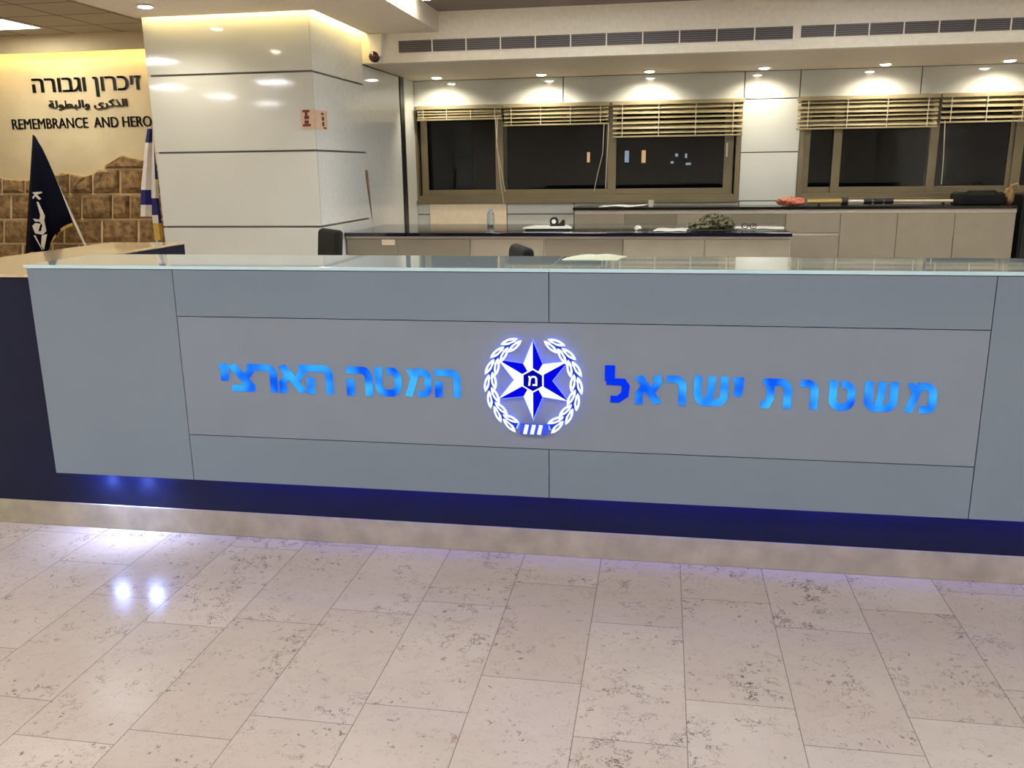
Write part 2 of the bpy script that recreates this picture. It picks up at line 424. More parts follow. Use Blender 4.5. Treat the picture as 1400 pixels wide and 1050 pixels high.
# ------------------------------------------------------------------ windows
def window(name, x0, x1, sashes, sill_y):
    """outer frame with sliding sashes; sashes = [(x0,x1,ztop,zbot,depth), ...]"""
    bm = B(); t = .055; y0, y1 = YB-.012, YB+.15
    bx(bm, (x0, y0, wz0), (x0+t, y1, wz1)); bx(bm, (x1-t, y0, wz0), (x1, y1, wz1))
    bx(bm, (x0+t, y0, wz0), (x1-t, y1, wz0+.085)); bx(bm, (x0+t, y0, wz1-t), (x1-t, y1, wz1))
    f = struct(name, bm, M_bronze, bevel=.004)
    boxobj('sill', (x0, YB-.05, wz0-.012), (x1, YB-.012, wz0+.03), M_bronze, f, bevel=.003)
    for a, b, dy, st in sashes:
        bm = B(); ya, yb = YB+.02+dy, YB+.05+dy; zb, zt = wz0+.086, wz1-t-.001
        bx(bm, (a, ya, zb), (a+st, yb, zt)); bx(bm, (b-st, ya, zb), (b, yb, zt))
        bx(bm, (a+st, ya, zb), (b-st, yb, zb+.07)); bx(bm, (a+st, ya, zt-.05), (b-st, yb, zt))
        s = obj('sash', bm, M_bronze, f, bevel=.003)
        if name == 'window_1' and a > 0 - .9 and dy > .04: boxobj('latch', (b-st+.02, ya-.02, (zb+zt)/2-.08), (b-st+.04, ya-.001, (zb+zt)/2+.08), M_housing, s)
        boxobj('pane', (a+st, ya+.012, zb+.07), (b-st, ya+.018, zt-.05), M_pane, s)
    return f
def X(px, py=225): return P(px, py, YB).x
window('window_1', w1x0, w1x1, [(X(569)+.052, X(692), .045, .085), (X(677), X(842), .012, .10), (X(827), X(1009.5)-.057, .045, .11)], 0)
window('window_2', w2x0, w2x1, [(X(1092)+.05, X(1150), .045, .075), (X(1138), X(1281), .012, .095), (X(1268), X(1392), .045, .1), (X(1385), w2x1-.057, .012, .1)], 0)

# night outside: an added dark building whose glowing spots stand in for small lights
bld = boxobj('standin_building', (-9, 30, -8), (14, 34, 12), mat('dark_facade', (14, 14, 17), .9))
tag(bld, 'dark stand-in building beyond the windows, with spots for the small lights in the glass', 'building')
E_lw = emis('warm_standin_light', (255, 205, 140), 1.1); E_lw2 = emis('cool_standin_light', (190, 215, 225), .8)
for (px, py, w, h, m) in ((804.5, 215, 4, 14, E_lw), (857, 214, 6, 16, E_lw2), (880, 214, 6, 17, E_lw), (925, 212, 4, 4, E_lw2), (938, 213, 3, 6, E_lw2), (941, 224, 7, 3, E_lw2), (919, 222, 4, 3, E_lw2)):
    p0 = P(px-w/2, py+h/2, 29.97); p1 = P(px+w/2, py-h/2, 29.97)
    boxobj('standin_light', p0, (p1.x, 29.999, p1.z), m, bld)

# venetian blinds
def blind(x0, x1, zbot, n, label, tilt=.5, ztop=None):
    yb = YB-.085; zt = wz1+.005
    t = thing('venetian_blind', label, 'window blind', ((x0+x1)/2, yb, zbot), 'raised venetian blinds over the windows')
    boxobj('headrail', (x0, yb-.025, zt-.045), (x1, yb+.03, zt), M_blind, t, bevel=.004)
    bm = B(); h = zt-.055-zbot-.02
    for i in range(n):
        z = zbot+.03+h*(i+.5)/n
        dzs = .024*sin(tilt + .25*sin(i*1.9+x0)); dys = .024*cos(tilt)
        sag = .004*sin(i*2.3+x0)
        A = [(x0+.01, yb-dys, z-dzs+sag), (x1-.01, yb-dys, z-dzs-sag), (x1-.01, yb+dys, z+dzs-sag), (x0+.01, yb+dys, z+dzs+sag)]
        lo = [bm.verts.new(p) for p in A]; hi = [bm.verts.new((p[0], p[1], p[2]+.004)) for p in A]
        bm.faces.new(lo[::-1]); bm.faces.new(hi)
        for k in range(4): bm.faces.new((lo[k], lo[(k+1) % 4], hi[(k+1) % 4], hi[k]))
    obj('slats', bm, M_blind, t)
    boxobj('bottom_rail', (x0+.005, yb-.025, zbot), (x1-.005, yb+.025, zbot+.02), M_blind, t, bevel=.004)
    L = x1-x0
    for k in (.08, .36, .64, .92):
        boxobj('ladder_tape', (x0+L*k-.004, yb-.029, zbot+.01), (x0+L*k+.004, yb-.026, zt-.04), M_cord, t)
    return t
Zb = lambda px, py: P(px, py, YB-.085).z
Xb = lambda px, py=160: P(px, py, YB-.085).x
b1 = blind(Xb(570), Xb(686.5), Zb(630, 164.5), 3, 'short raised blind beside the black profile, first from the white column', .75)
b2 = blind(Xb(688), Xb(833), Zb(760, 171.5), 4, 'middle raised blind of the left window, its cords hanging at both ends', .7)
b3 = blind(Xb(837), Xb(1017), Zb(930, 187), 6, 'longest lowered blind, beside the white pier in the left window', .8)
b4 = blind(Xb(1089), Xb(1283), Zb(1180, 176), 6, 'raised blind right of the white pier over the sliding right window', .75)
b5 = blind(Xb(1285), Xb(1460), Zb(1350, 167.5), 4, 'rightmost raised blind, cut by the photo edge, above the black bag', .7)
def cord(t, pts):
    bm = B(); tube(bm, [P(x, y, YB-.13) for x, y in pts], .0045, 6); obj('pull_cord', bm, M_cord, t)
cord(b2, [(677, 160), (680, 205), (684, 245), (689.5, 282)]); cord(b2, [(680, 160), (679, 200), (685, 230), (690.5, 262)])
cord(b2, [(826, 168), (824, 210), (817, 238), (812, 262)]); cord(b2, [(832, 168), (830, 215), (828, 258)])
cord(b5, [(1292, 165), (1290, 215), (1287, 252)])

# ------------------------------------------------------------------ vents in the fascia
def vent(pa, pb, label, nd):
    x0, z1 = P(*pa, YF).x, P(*pa, YF).z; x1, z0 = P(*pb, YF).x, P(pa[0], pa[1]+16.5, YF).z
    t = thing('air_vent', label, 'air vent', ((x0+x1)/2, YF, z0), 'linear air vents in the cream fascia')
    bm = B(); w = .012
    bx(bm, (x0-w, YF-.012, z0-w), (x1+w, YF, z0)); bx(bm, (x0-w, YF-.012, z1), (x1+w, YF, z1+w))
    bx(bm, (x0-w, YF-.012, z0), (x0, YF, z1)); bx(bm, (x1, YF-.012, z0), (x1+w, YF, z1))
    obj('frame', bm, M_cream, t)
    boxobj('shade_sheet', (x0, YF-.003, z0), (x1, YF-.001, z1), M_darkvoid, t)  # flat dark sheet coloured as the shade behind the slats
    bm = B(); n = 6
    for i in range(n):
        z = z0+(z1-z0)*(i+.5)/n
        vs = bx(bm, (x0, YF-.011, z-.0045), (x1, YF-.004, z+.0045))
    obj('slats', bm, M_greyslat, t)
    for k in range(1, nd):
        x = x0+(x1-x0)*k/nd
        boxobj('divider', (x-.006, YF-.0135, z0), (x+.006, YF-.003, z1), M_cream, t)
vent((545, 56), (1084.5, 37), 'long grey linear air vent in the fascia, starting beside the dome camera', 11)
vent((1095.5, 35.2), (1640, 14), 'grey linear air vent in the fascia, running out at the right photo edge', 11)

# dome camera on the fascia
c = P(515.5, 79, YF)
t = thing('dome_camera', 'white dome camera with dark red lens on the fascia corner by the column', 'security camera', (c.x, YF, c.z))
bm = B(); zt = ZS-.005
prism(bm, [(c.x-.075, zt), (c.x+.10, zt), (c.x+.075, c.z+.0), (c.x-.02, c.z+.0)], YF-.11, YF)
obj('bracket', bm, M_housing, t, bevel=.008)
bm = B(); bmesh.ops.create_uvsphere(bm, u_segments=24, v_segments=14, radius=.058)
for v in bm.verts: v.co += Vector((c.x, YF-.085, c.z+.0))
obj('dome', bm, M_dkred, t, smooth=True)

# ------------------------------------------------------------------ recessed lights
def spot(parent, loc, e, ang, col=(255, 240, 214), blend=.6, r=.03, tgt=None):
    l = bpy.data.lights.new('lamp', 'SPOT'); l.energy = e; l.spot_size = ang; l.spot_blend = blend; l.color = lin(col)[:3]; l.shadow_soft_size = r
    o = bpy.data.objects.new('lamp', l); COL.objects.link(o); o.parent = parent; o.location = Vector(loc)-parent.location
    if tgt is not None: o.rotation_euler = (Vector(tgt)-Vector(loc)).to_track_quat('-Z', 'Y').to_euler()
    return o
def downlight(x, y, z, label, group, e=40, ang=1.9, toward=None):
    t = thing('downlight', label, 'downlight', (x, y, z), group)
    bm = B(); lathe(bm, [(.058, z-.001), (.075, z-.004), (.075, z-.010), (.056, z-.010)], (x, y, 0)); obj('trim_ring', bm, M_housing, t, smooth=False)
    bm = B(); lathe(bm, [(.054, z-.009), (.054, z-.014), (.03, z-.020)], (x, y, 0)); obj('lens', bm, E_down, t)
    spot(t, (x, y, z-.03), e, ang, tgt=toward)
    return t
names = ['downlight in the back soffit nearest the white column', 'second downlight from the column, above the middle of the left window', 'third downlight from the column, above the lowest hanging blind',
         'downlight in the back soffit directly above the white pier', 'downlight above the right window, next beyond the white pier', 'downlight at the right photo edge above the right window']
for n, (px, py) in zip(names, ((597, 107), (740, 104), (888, 99), (1045, 94.5), (1211, 87.5), (1381, 81.5))):
    p = PZ(px, py, ZB); x, y = p.x, 10.62
    x = p.x*10.62/p.y
    downlight(x, y, ZB, n, 'downlights in the back soffit', 42, 2.4, (x, y+.30, ZB-1))
for i, (x, y) in enumerate(((-4.27, 7.12), (-4.42, 5.46), (-4.42, 3.8))):  # third lamp is unseen, added to light the column front
    downlight(x, y, ZS, ['bright downlight in the dropped soffit just before the white column', 'downlight in the dropped soffit over the counter return, seen mirrored in column', 'added unseen downlight in the dropped soffit over the front of the counter return'][i], 'downlights in the dropped soffit', 45, 2.5)

def panel_light(x, y, label, z=ZC, s=.3):
    t = thing('ceiling_panel_light', label, 'ceiling light', (x, y, z), 'square ceiling panel lights')
    bm = B(); w = .02
    for a, b in (((-s, -s), (s, -s+w)), ((-s, s-w), (s, s)), ((-s, -s+w), (-s+w, s-w)), ((s-w, -s+w), (s, s-w))):
        bx(bm, (x+a[0], y+a[1], z-.012), (x+b[0], y+b[1], z-.001))
    obj('frame', bm, M_housing, t)
    boxobj('diffuser', (x-s+w, y-s+w, z-.009), (x+s-w, y+s-w, z-.002), E_panel if y < 5 else E_panelwarm, t)
panel_light(-6.93, 8.72, 'lit square ceiling panel near the cream remembrance wall')
lob = [(-9.05, -.1), (-9.1, -2.24), (-6.84, .2), (-9.05, -4.35), (-7.14, 3.5), (-4.6, -2.2), (-4.6, .1),
       (-2.3, .2), (0, .2), (2.3, .2), (4.6, .2), (-2.3, -2.2), (0, -2.2), (2.3, -2.2), (4.6, -2.2), (-1.0, 5.9), (1.6, 5.9), (4.3, 5.9), (-.6, 7.5), (1.9, 7.5), (4.4, 7.5)]  # last row is unseen, added to brighten the fascia
for i, (x, y) in enumerate(lob):
    panel_light(x, y, 'square lit ceiling panel mirrored in the glossy column face' if i < 5 else 'unseen square lit ceiling panel above the top edge of the photo')
# linear tube in the tray beside the dropped soffit
t = thing('linear_light', 'long white linear light along the edge of the dropped soffit', 'ceiling light', (-2.16, 5.4, ZC))
boxobj('housing', (-2.20, 2.6, ZC-.03), (-2.12, 8.25, ZC-.001), M_housing, t)
boxobj('tube', (-2.195, 2.62, ZC-.05), (-2.125, 8.22, ZC-.03), E_tube, t)
# warm cove light round the column head
t = thing('cove_light_strip', 'warm glowing light strip round the top of the white column', 'light strip', (CX1, CY0, ZS))
boxobj('front_strip', (CX0, CY0-.06, ZS+.05), (CX1+.06, CY0-.03, ZS+.065), E_cove, t)
boxobj('side_strip', (CX1+.03, CY0-.03, ZS+.05), (CX1+.06, YF-.02, ZS+.065), E_cove, t)
# cove over the remembrance wall
zl = P(100, 70, YREM-.2).z
sbox('trim_2', (XL, YREM-.2, zl), (CX0-.02, YREM-.17, ZC), M_warmwall)
bm = B(); bx(bm, (XL+.1, YREM-.15, zl+.03), (CX0-.05, YREM-.12, zl+.045))
t = obj('cove_light_strip', bm, E_covewall); tag(t, 'warm light strip hidden in the cove above the remembrance lettering', 'light strip')

# ------------------------------------------------------------------ remembrance wall: stone relief and lettering
wave = [(-60, 246), (-30, 240), (0, 243), (20, 246), (36, 247), (55, 246), (75, 240), (88, 236), (100, 238), (118, 242), (128, 239), (140, 230), (152, 222), (166, 213.5), (172, 213), (184, 217), (196, 219), (230, 228), (275, 240)]
def wy(x):
    for (a, b), (c2, d) in zip(wave, wave[1:]):
        if a <= x <= c2: return b+(d-b)*(x-a)/(c2-a)
    return 240
rows = [(205, 231.5, [-60, -20, 60, 138, 200, 275]), (231.5, 265.5, [-60, -30, 5.5, 37, 68, 97.5, 129, 166, 200, 240, 275]), (265.5, 300, [-60, -22, 17, 55, 84, 114, 156, 180, 215, 275]),
        (300, 333, [-60, -30, 8, 48, 90, 141, 191, 230, 275]), (333, 368, [-60, -25, 33, 74, 110, 146, 180, 220, 275]), (368, 402, [-60, -15, 20, 60, 100, 150, 200, 275]), (402, 436, [-60, -25, 30, 70, 130, 180, 275]), (436, 500, [-60, 10, 50, 110, 170, 275])]
t = thing('stone_relief', 'relief of rough brown stone blocks with a wavy top on the cream wall', 'stone wall', (P(80, 300, YREM).x, YREM, 0))
bm = B(); bb = B()
outl = [(p[0], p[1]) for p in wave]
pts = [P(x, y, YREM) for x, y in outl]; pts = [(p.x, p.z) for p in pts]
prism(bb, [(pts[0][0], .01)]+pts+[(pts[-1][0], .01)], YREM-.022, YREM-.001)
obj('mortar_bed', bb, M_mortar, t)
rnd = random.Random(3)
for y0, y1, xsj in rows:
    for a, b in zip(xsj, xsj[1:]):
        a2, b2 = a+1.3, b-1.3; n = max(2, int((b2-a2)/5)+1)
        top = [(a2+(b2-a2)*i/(n-1), max(y0+1.3, wy(a2+(b2-a2)*i/(n-1)))) for i in range(n)]
        top = [q for q in top if q[1] < y1-3]
        if len(top) < 2: continue
        poly = top+[(top[-1][0], y1-1.3), (top[0][0], y1-1.3)]
        pp = [P(x, y, YREM) for x, y in poly]; pp = [(p.x, max(.012, p.z)) for p in pp]
        if max(p[1] for p in pp)-min(p[1] for p in pp) < .04: continue
        cx = sum(p[0] for p in pp)/len(pp); cz = sum(p[1] for p in pp)/len(pp); d = .045+.03*rnd.random()
        A = [bm.verts.new((p[0], YREM-.02, p[1])) for p in pp]
        Bv = [bm.verts.new((p[0]+(cx-p[0])*.06, YREM-d*.75, p[1]+(cz-p[1])*.08)) for p in pp]
        Cv = [bm.verts.new((p[0]+(cx-p[0])*.28, YREM-d-.02*rnd.random(), p[1]+(cz-p[1])*.32)) for p in pp]
        m_ = len(pp)
        for r0, r1 in ((A, Bv), (Bv, Cv)):
            for i in range(m_): bm.faces.new((r0[i], r1[i], r1[(i+1) % m_], r0[(i+1) % m_]))
        bm.faces.new(Cv)
obj('stone_blocks', bm, M_stone, t)

def wall_text(string, px0, px1, pyb, pyt, label, off, ref, capx, starts=()):
    """raised letters between two photo columns on the remembrance wall; ref is the part of the text that spans px0..px1"""
    p0, p1 = P(px0, pyb, YREM), P(px1, pyb+(px1-px0)*-.026, YREM)
    zt = P(px0, pyt, YREM).z
    w = max(q[0] for q in glyph(ref)[0]) - min(q[0] for q in glyph(ref)[0]); sx = (p1.x-p0.x)/w; sz = (zt-p0.z)/capx
    t = thing('wall_lettering', label, 'wall lettering', (p0.x, YREM, p0.z), 'dark lettering on the remembrance wall')
    shift = 0; starts = list(starts)
    for i, ch in enumerate(string):
        if ch == ' ' and starts:
            px = starts.pop(0); shift = P(px, pyb, YREM).x-p0.x - adv(string[:i+1]+'')*sx
        if ch != ' ':
            v, f = glyph(ch)
            a = adv(string[:i]) if i else 0
            gb = B()
            for dx in (-off, off):
                g1 = glyph_bm(v, f, lambda p: (p0.x+shift+(a+p[0]+dx)*sx, p0.z+p[1]*sz), YREM-.010, YREM-.0005)
                me = bpy.data.meshes.new('tmp'); g1.to_mesh(me); g1.free(); gb.from_mesh(me); bpy.data.meshes.remove(me)
            obj('letter', gb, M_letters, t)
    return t
wall_text('REMEMBRANCE AND HEROISM', 17, 120, 177, 163, 'dark English line REMEMBRANCE AND HEROISM, last letters hidden behind the white column', .016, 'REMEMBRANCE', .69, (130, 168))
heb = 'זיכרון וגבורה'[::-1]
wall_text(heb, 44, 191, 127, 107.5, 'large dark Hebrew line at the top of the remembrance wall', .026, heb, .6)
# Arabic line, joined letter forms set right to left
ar = ['\uFE8D', '\uFEDF', '\uFEAC', '\uFEDB', '\uFEAE', '\uFEEF', ' ', '\uFEED', '\uFE8D', '\uFEDF', '\uFE92', '\uFEC4', '\uFEEE', '\uFEDF', '\uFE94']
ars = ''.join(ar[::-1])
v, f = glyph(ars, .014)
mnx = min(q[0] for q in v); mxx = max(q[0] for q in v)
p0, p1 = P(68, 148, YREM), P(175, 146, YREM); zt = P(68, 138, YREM).z
gb = glyph_bm(v, f, lambda p: (p0.x+(p[0]-mnx)/(mxx-mnx)*(p1.x-p0.x), p0.z+p[1]*(zt-p0.z)/.71), YREM-.02, YREM-.001)
t = obj('wall_lettering', gb, M_letters); tag(t, 'small dark Arabic line between the Hebrew and English lines', 'wall lettering', 'dark lettering on the remembrance wall')

# flags
def strip(bm, cols, Y, th=.006, mi=None):
    """cloth from columns of photo points: every column a list of (x,y,dy)"""
    grid = [[bm.verts.new(P(x, y, Y+dy)) for x, y, dy in c] for c in cols]
    for i in range(len(grid)-1):
        for k in range(len(grid[i])-1):
            fc = bm.faces.new((grid[i][k], grid[i][k+1], grid[i+1][k+1], grid[i+1][k]))
            if mi: fc.material_index = mi(i, k)
def solid(o, th=.008):
    md = o.modifiers.new('cloth', 'SOLIDIFY'); md.thickness = th; md.offset = 0
YFL = 9.25
foot = P(121, 345, YFL)
t = thing('flag', 'navy police flag with white star emblem and gold fringe on a leaning pole', 'flag', (foot.x, YFL, 0))
def lerp(a, b, s): return a+(b-a)*s
# navy cloth: fans out from the pole head
edge_bot = [(35, 347), (44, 344), (55, 346), (64, 345), (70, 334), (80, 318), (90, 310), (100, 306)]
cols = []
for i, (x, y) in enumerate(edge_bot):
    fold = [.0, -.07, -.03, -.09, .02, -.03, .02, 0][i]
    c_ = []
    n = 8
    for k in range(n):
        s = k/(n-1); hx = 45+i*.45
        c_.append((lerp(hx, x, s**(.85 if i > 4 else 1.0)), lerp(184+i*.4, y, s), fold*s))
    cols.append(c_)
bm = B(); strip(bm, cols, YFL); o = obj('cloth', bm, M_flag, t, smooth=True); solid(o)
bm = B(); tube(bm, [P(51, 193, YFL+.02), P(121, 345, YFL+.02), Vector((foot.x+.28, YFL+.03, .0))], .014, 10); obj('pole', bm, M_flagwhite, t)
bm = B(); strip(bm, [[(x, y-2.5, -.012), (x, y+1.8, -.012)] for x, y in ((69, 336), (73, 327), (80, 317.5), (89, 311), (99, 307))], YFL); o = obj('fringe', bm, M_gold, t); solid(o)
def decal(name, polys, Y, m, parent, dy=-.1, th=.006):
    bm = B()
    for q in polys: 
        pp = [P(x, y, Y+dy) for x, y in q]; prism(bm, [(p.x, p.z) for p in pp], Y+dy, Y+dy+th)
    return obj(name, bm, m, parent)
decal('emblem', [[(44, 263), (57, 262), (57, 264), (50, 266), (56, 272), (53, 273), (48, 268), (45, 272), (44, 270), (47, 266)],
                 [(50, 276), (52, 276), (61, 295), (60, 303), (54, 300), (55, 294)],
                 [(45, 299), (60, 301), (63, 316), (58, 321), (48, 319), (44, 309), (48, 305), (55, 306), (52, 316), (56, 316), (58, 308), (54, 303), (48, 303)],
                 [(46, 322), (57, 341), (58, 342), (48, 322)], [(57, 322), (64, 320), (60, 341), (56, 336)]], YFL, M_flagwhite, t, dy=-.105)
# Israeli flag hanging beside the column
YF2 = 9.3
fp = P(218, 345, YF2)
t = thing('flag', 'white and blue national flag hanging in folds beside the white column', 'flag', (fp.x, YF2, 0))
def ipol(pl, y):
    for (x0, y0), (x1, y1) in zip(pl, pl[1:]):
        if y0 <= y <= y1: return x0+(x1-x0)*(y-y0)/(y1-y0)
    return pl[-1][0]
ys = [176, 185, 195, 205, 220, 235, 248, 259.5, 270, 280, 288, 296]
cl = []
for e, dy in (([(202, 175), (199, 195), (193, 260), (192.5, 296)], 0), ([(205, 175), (203, 195), (199, 260), (199, 296)], -.03), ([(208, 175), (208, 196), (207, 262), (208, 296)], .0), ):
    cl.append([(ipol(e, y), y, dy) for y in ys])
def mi1(i, k): 
    y = (ys[k]+ys[k+1])/2
    return 1 if (y < 195 or 259 < y < 281) else 0
bm = B(); strip(bm, cl, YF2, mi=mi1); o = obj('cloth', bm, [M_flagwhite, M_flagblue], t); solid(o)
ys2 = [195, 205, 220, 235, 245, 258, 271, 282, 294, 305, 314, 328]
cl = []
for e, dy in (([(207.5, 195), (207, 260), (208, 294), (212, 328)], .0), ([(210, 195), (212, 245), (213, 271), (216, 294), (219, 328)], -.04), ([(209.5, 195), (215.5, 245), (217, 271), (221, 305), (222, 328)], .01)):
    cl.append([(ipol(e, y), y, dy) for y in ys2])
def mi2(i, k):
    y = (ys2[k]+ys2[k+1])/2
    if i == 1 and y < 246: return 1
    if (271 if i == 0 else 271) < y < (294 if i == 0 else 306): return 1
    if y > 305: return 2
    return 0
bm = B(); strip(bm, cl, YF2, mi=mi2); o = obj('cloth_fold', bm, [M_flagwhite, M_flagblue, M_gold], t); solid(o)
bm = B(); tube(bm, [P(205, 173, YF2+.03), Vector((P(210, 345, YF2).x, YF2+.03, 0))], .013, 10); obj('pole', bm, M_flagwhite, t)
bm = B(); lathe(bm, [(.14, 0), (.14, .03), (.04, .05), (.03, .3)], (P(210, 345, YF2).x, YF2+.03, 0)); obj('base', bm, M_blackplastic, t)

# corner sign on the column
a, b = P(411, 150, CY0), P(426.5, 176.5, CY0)
t = thing('corner_sign', 'small pale sign with red pictograms wrapped round the column corner', 'sign', (CX1, CY0, b.z))
boxobj('front_plate', (a.x, CY0-.006, b.z), (CX1+.004, CY0-.001, a.z), M_signpale, t)
w = CX1-a.x; h = a.z-b.z
bm = B(); xm = a.x+w*.42
for (fx, fz, hw, hh) in ((0, .92, .26, .06), (0, .78, .1, .08), (.02, .60, .18, .09), (0, .36, .16, .09), (0, .2, .3, .06)):
    bx(bm, (xm+w*(fx-hw), CY0-.0085, b.z+h*(fz-hh)), (xm+w*(fx+hw), CY0-.005, b.z+h*(fz+hh)))
obj('pictogram', bm, M_signred, t)
boxobj('side_plate', (CX1+.001, CY0-.006, b.z), (CX1+.006, CY0+.3, a.z), M_signpale, t)
bm = B()
for (fy, fz, hw, hh) in ((.6, .82, .1, .06), (.62, .58, .09, .1), (.62, .3, .08, .12), (.75, .1, .12, .04)):
    bx(bm, (CX1+.005, CY0+.3*(fy-hw), b.z+h*(fz-hh)), (CX1+.0085, CY0+.3*(fy+hw), b.z+h*(fz+hh)))
obj('side_pictogram', bm, M_signred, t)

# ------------------------------------------------------------------ reception counter
Y0, Y1, Y2 = 3.066, 3.171, 3.503
XA, XE = -2.466, 4.6
t = thing('reception_counter', 'long blue-grey glass reception counter with navy body and stone skirting', 'reception counter', (0, Y1, 0))
bm = B(); bx(bm, (-3.2, Y1, .11), (XE, Y2-.02, 1.088)); obj('navy_body', bm, M_navy, t)
bm = B(); bx(bm, (-3.2, Y2-.0195, 0), (-2.745, 4.725, 1.088)); obj('return_body', bm, M_navy, t)
bm = B(); bx(bm, (-3.205, Y1-.006, 0), (XE, Y1+.05, .11)); obj('stone_skirting', bm, M_stone_skirt, t, bevel=.003)
bm = B(); zprism(bm, [(-3.22, Y1-.02), (XA-.004, Y1-.02), (XA-.004, Y2), (-2.742, Y2), (-2.742, 4.73), (-3.22, 4.73)], 1.0885, 1.10); obj('stone_top', bm, M_stone_top, t, bevel=.003)
obj('panel_carrier', (lambda b: (bx(b, (XA+.02, Y0+.018, .36), (XE, Y0+.06, 1.132)), bx(b, (XA+.02, Y0+.06, 1.10), (XE, Y2-.02, 1.132)), b)[2])(B()), M_joint, t)
gq = .0016
def fpanel(x0, x1, z0, z1, m=M_panel, name='front_panel'):
    return boxobj(name, (x0+gq, Y0, z0+gq), (x1-gq, Y0+.018, z1-gq), m, t)
XS0, XS1, XMID = -1.8435, 1.0855, -.392
ZP0, ZP1, ZS0, ZS1 = .2835, 1.136, .4765, .955
fpanel(XA, XS0, ZP0, ZP1)
fpanel(XS0, XMID, ZS1, ZP1); fpanel(XMID, XS1, ZS1, ZP1)
sp_ = fpanel(XS0, XS1, ZS0, ZS1, M_sign, 'sign_panel'); sp_['label'] = 'satin grey panel carrying the lit sign'
fpanel(XS0, XMID, ZP0, ZS0); fpanel(XMID, XS1, ZP0, ZS0)
fpanel(XS1, 2.6, ZP0, ZP1); fpanel(2.6, XE, ZP0, ZP1)
for a, b in ((XA-.006, -.3905), (-.3895, XE)):
    g_ = boxobj('glass_top', (a, Y0-.008, 1.137), (b, Y2, 1.15), [M_top, M_topedge], t, bevel=.0015)
    for p in g_.data.polygons:
        if p.normal.y < -.5: p.material_index = 1
for xa, xb in ((XS0+.03, XMID-.03), (XMID+.03, XS1-.03), (XS1+.03, 2.57), (2.63, XE-.05)): boxobj('blue_light_strip', (xa, Y0+.0185, .297), (xb, Y0+.0205, .318), E_blueled, t)
for x in (-2.3, -2.11): boxobj('blue_light_strip', (x-.07, Y0+.0185, .297), (x+.07, Y0+.0205, .318), E_bandglow, t)  # added strips that brighten the navy band beside the under lamps
for x in (-2.285, -2.12):
    bm = B(); lathe(bm, [(.026, .30), (.026, .274), (.018, .269)], (x, Y1-.03, 0)); obj('under_lamp', bm, E_bluewhite, t)
    spot(t, (x, Y1-.03, .265), 5, 2.3, (190, 205, 255), .8, .02)

# lit lettering on the sign panel: every letter is drawn with broad strokes
def stroke(bm, pts, w, y0, y1):
    """a broad flat stroke along a centre line in X,Z, mitred at the bends"""
    pts = [Vector((p[0], p[1])) for p in pts]
    if not isinstance(w, list): pts = [p for i, p in enumerate(pts) if i == 0 or (p-pts[i-1]).length > 1e-4]
    n = len(pts); ws = w if isinstance(w, list) else [w]*n
    Lp, Rp = [], []
    for i, p in enumerate(pts):
        d0 = (p-pts[i-1]).normalized() if i else None; d1 = (pts[i+1]-p).normalized() if i < n-1 else None
        a = d0 or d1; b = d1 or d0; n0 = Vector((-a.y, a.x)); n1 = Vector((-b.y, b.x)); m = (n0+n1).normalized()
        h = ws[i]/2/max(.5, m.dot(n1)); Lp.append(p+m*h); Rp.append(p-m*h)
    for i in range(n-1):
        prism(bm, [Lp[i], Lp[i+1], Rp[i+1], Rp[i]], y0, y1)
def arc(cx, cz, rx, rz, a0, a1, n=7):
    return [(cx+rx*cos(math.radians(a0+(a1-a0)*i/n)), cz+rz*sin(math.radians(a0+(a1-a0)*i/n))) for i in range(n+1)]
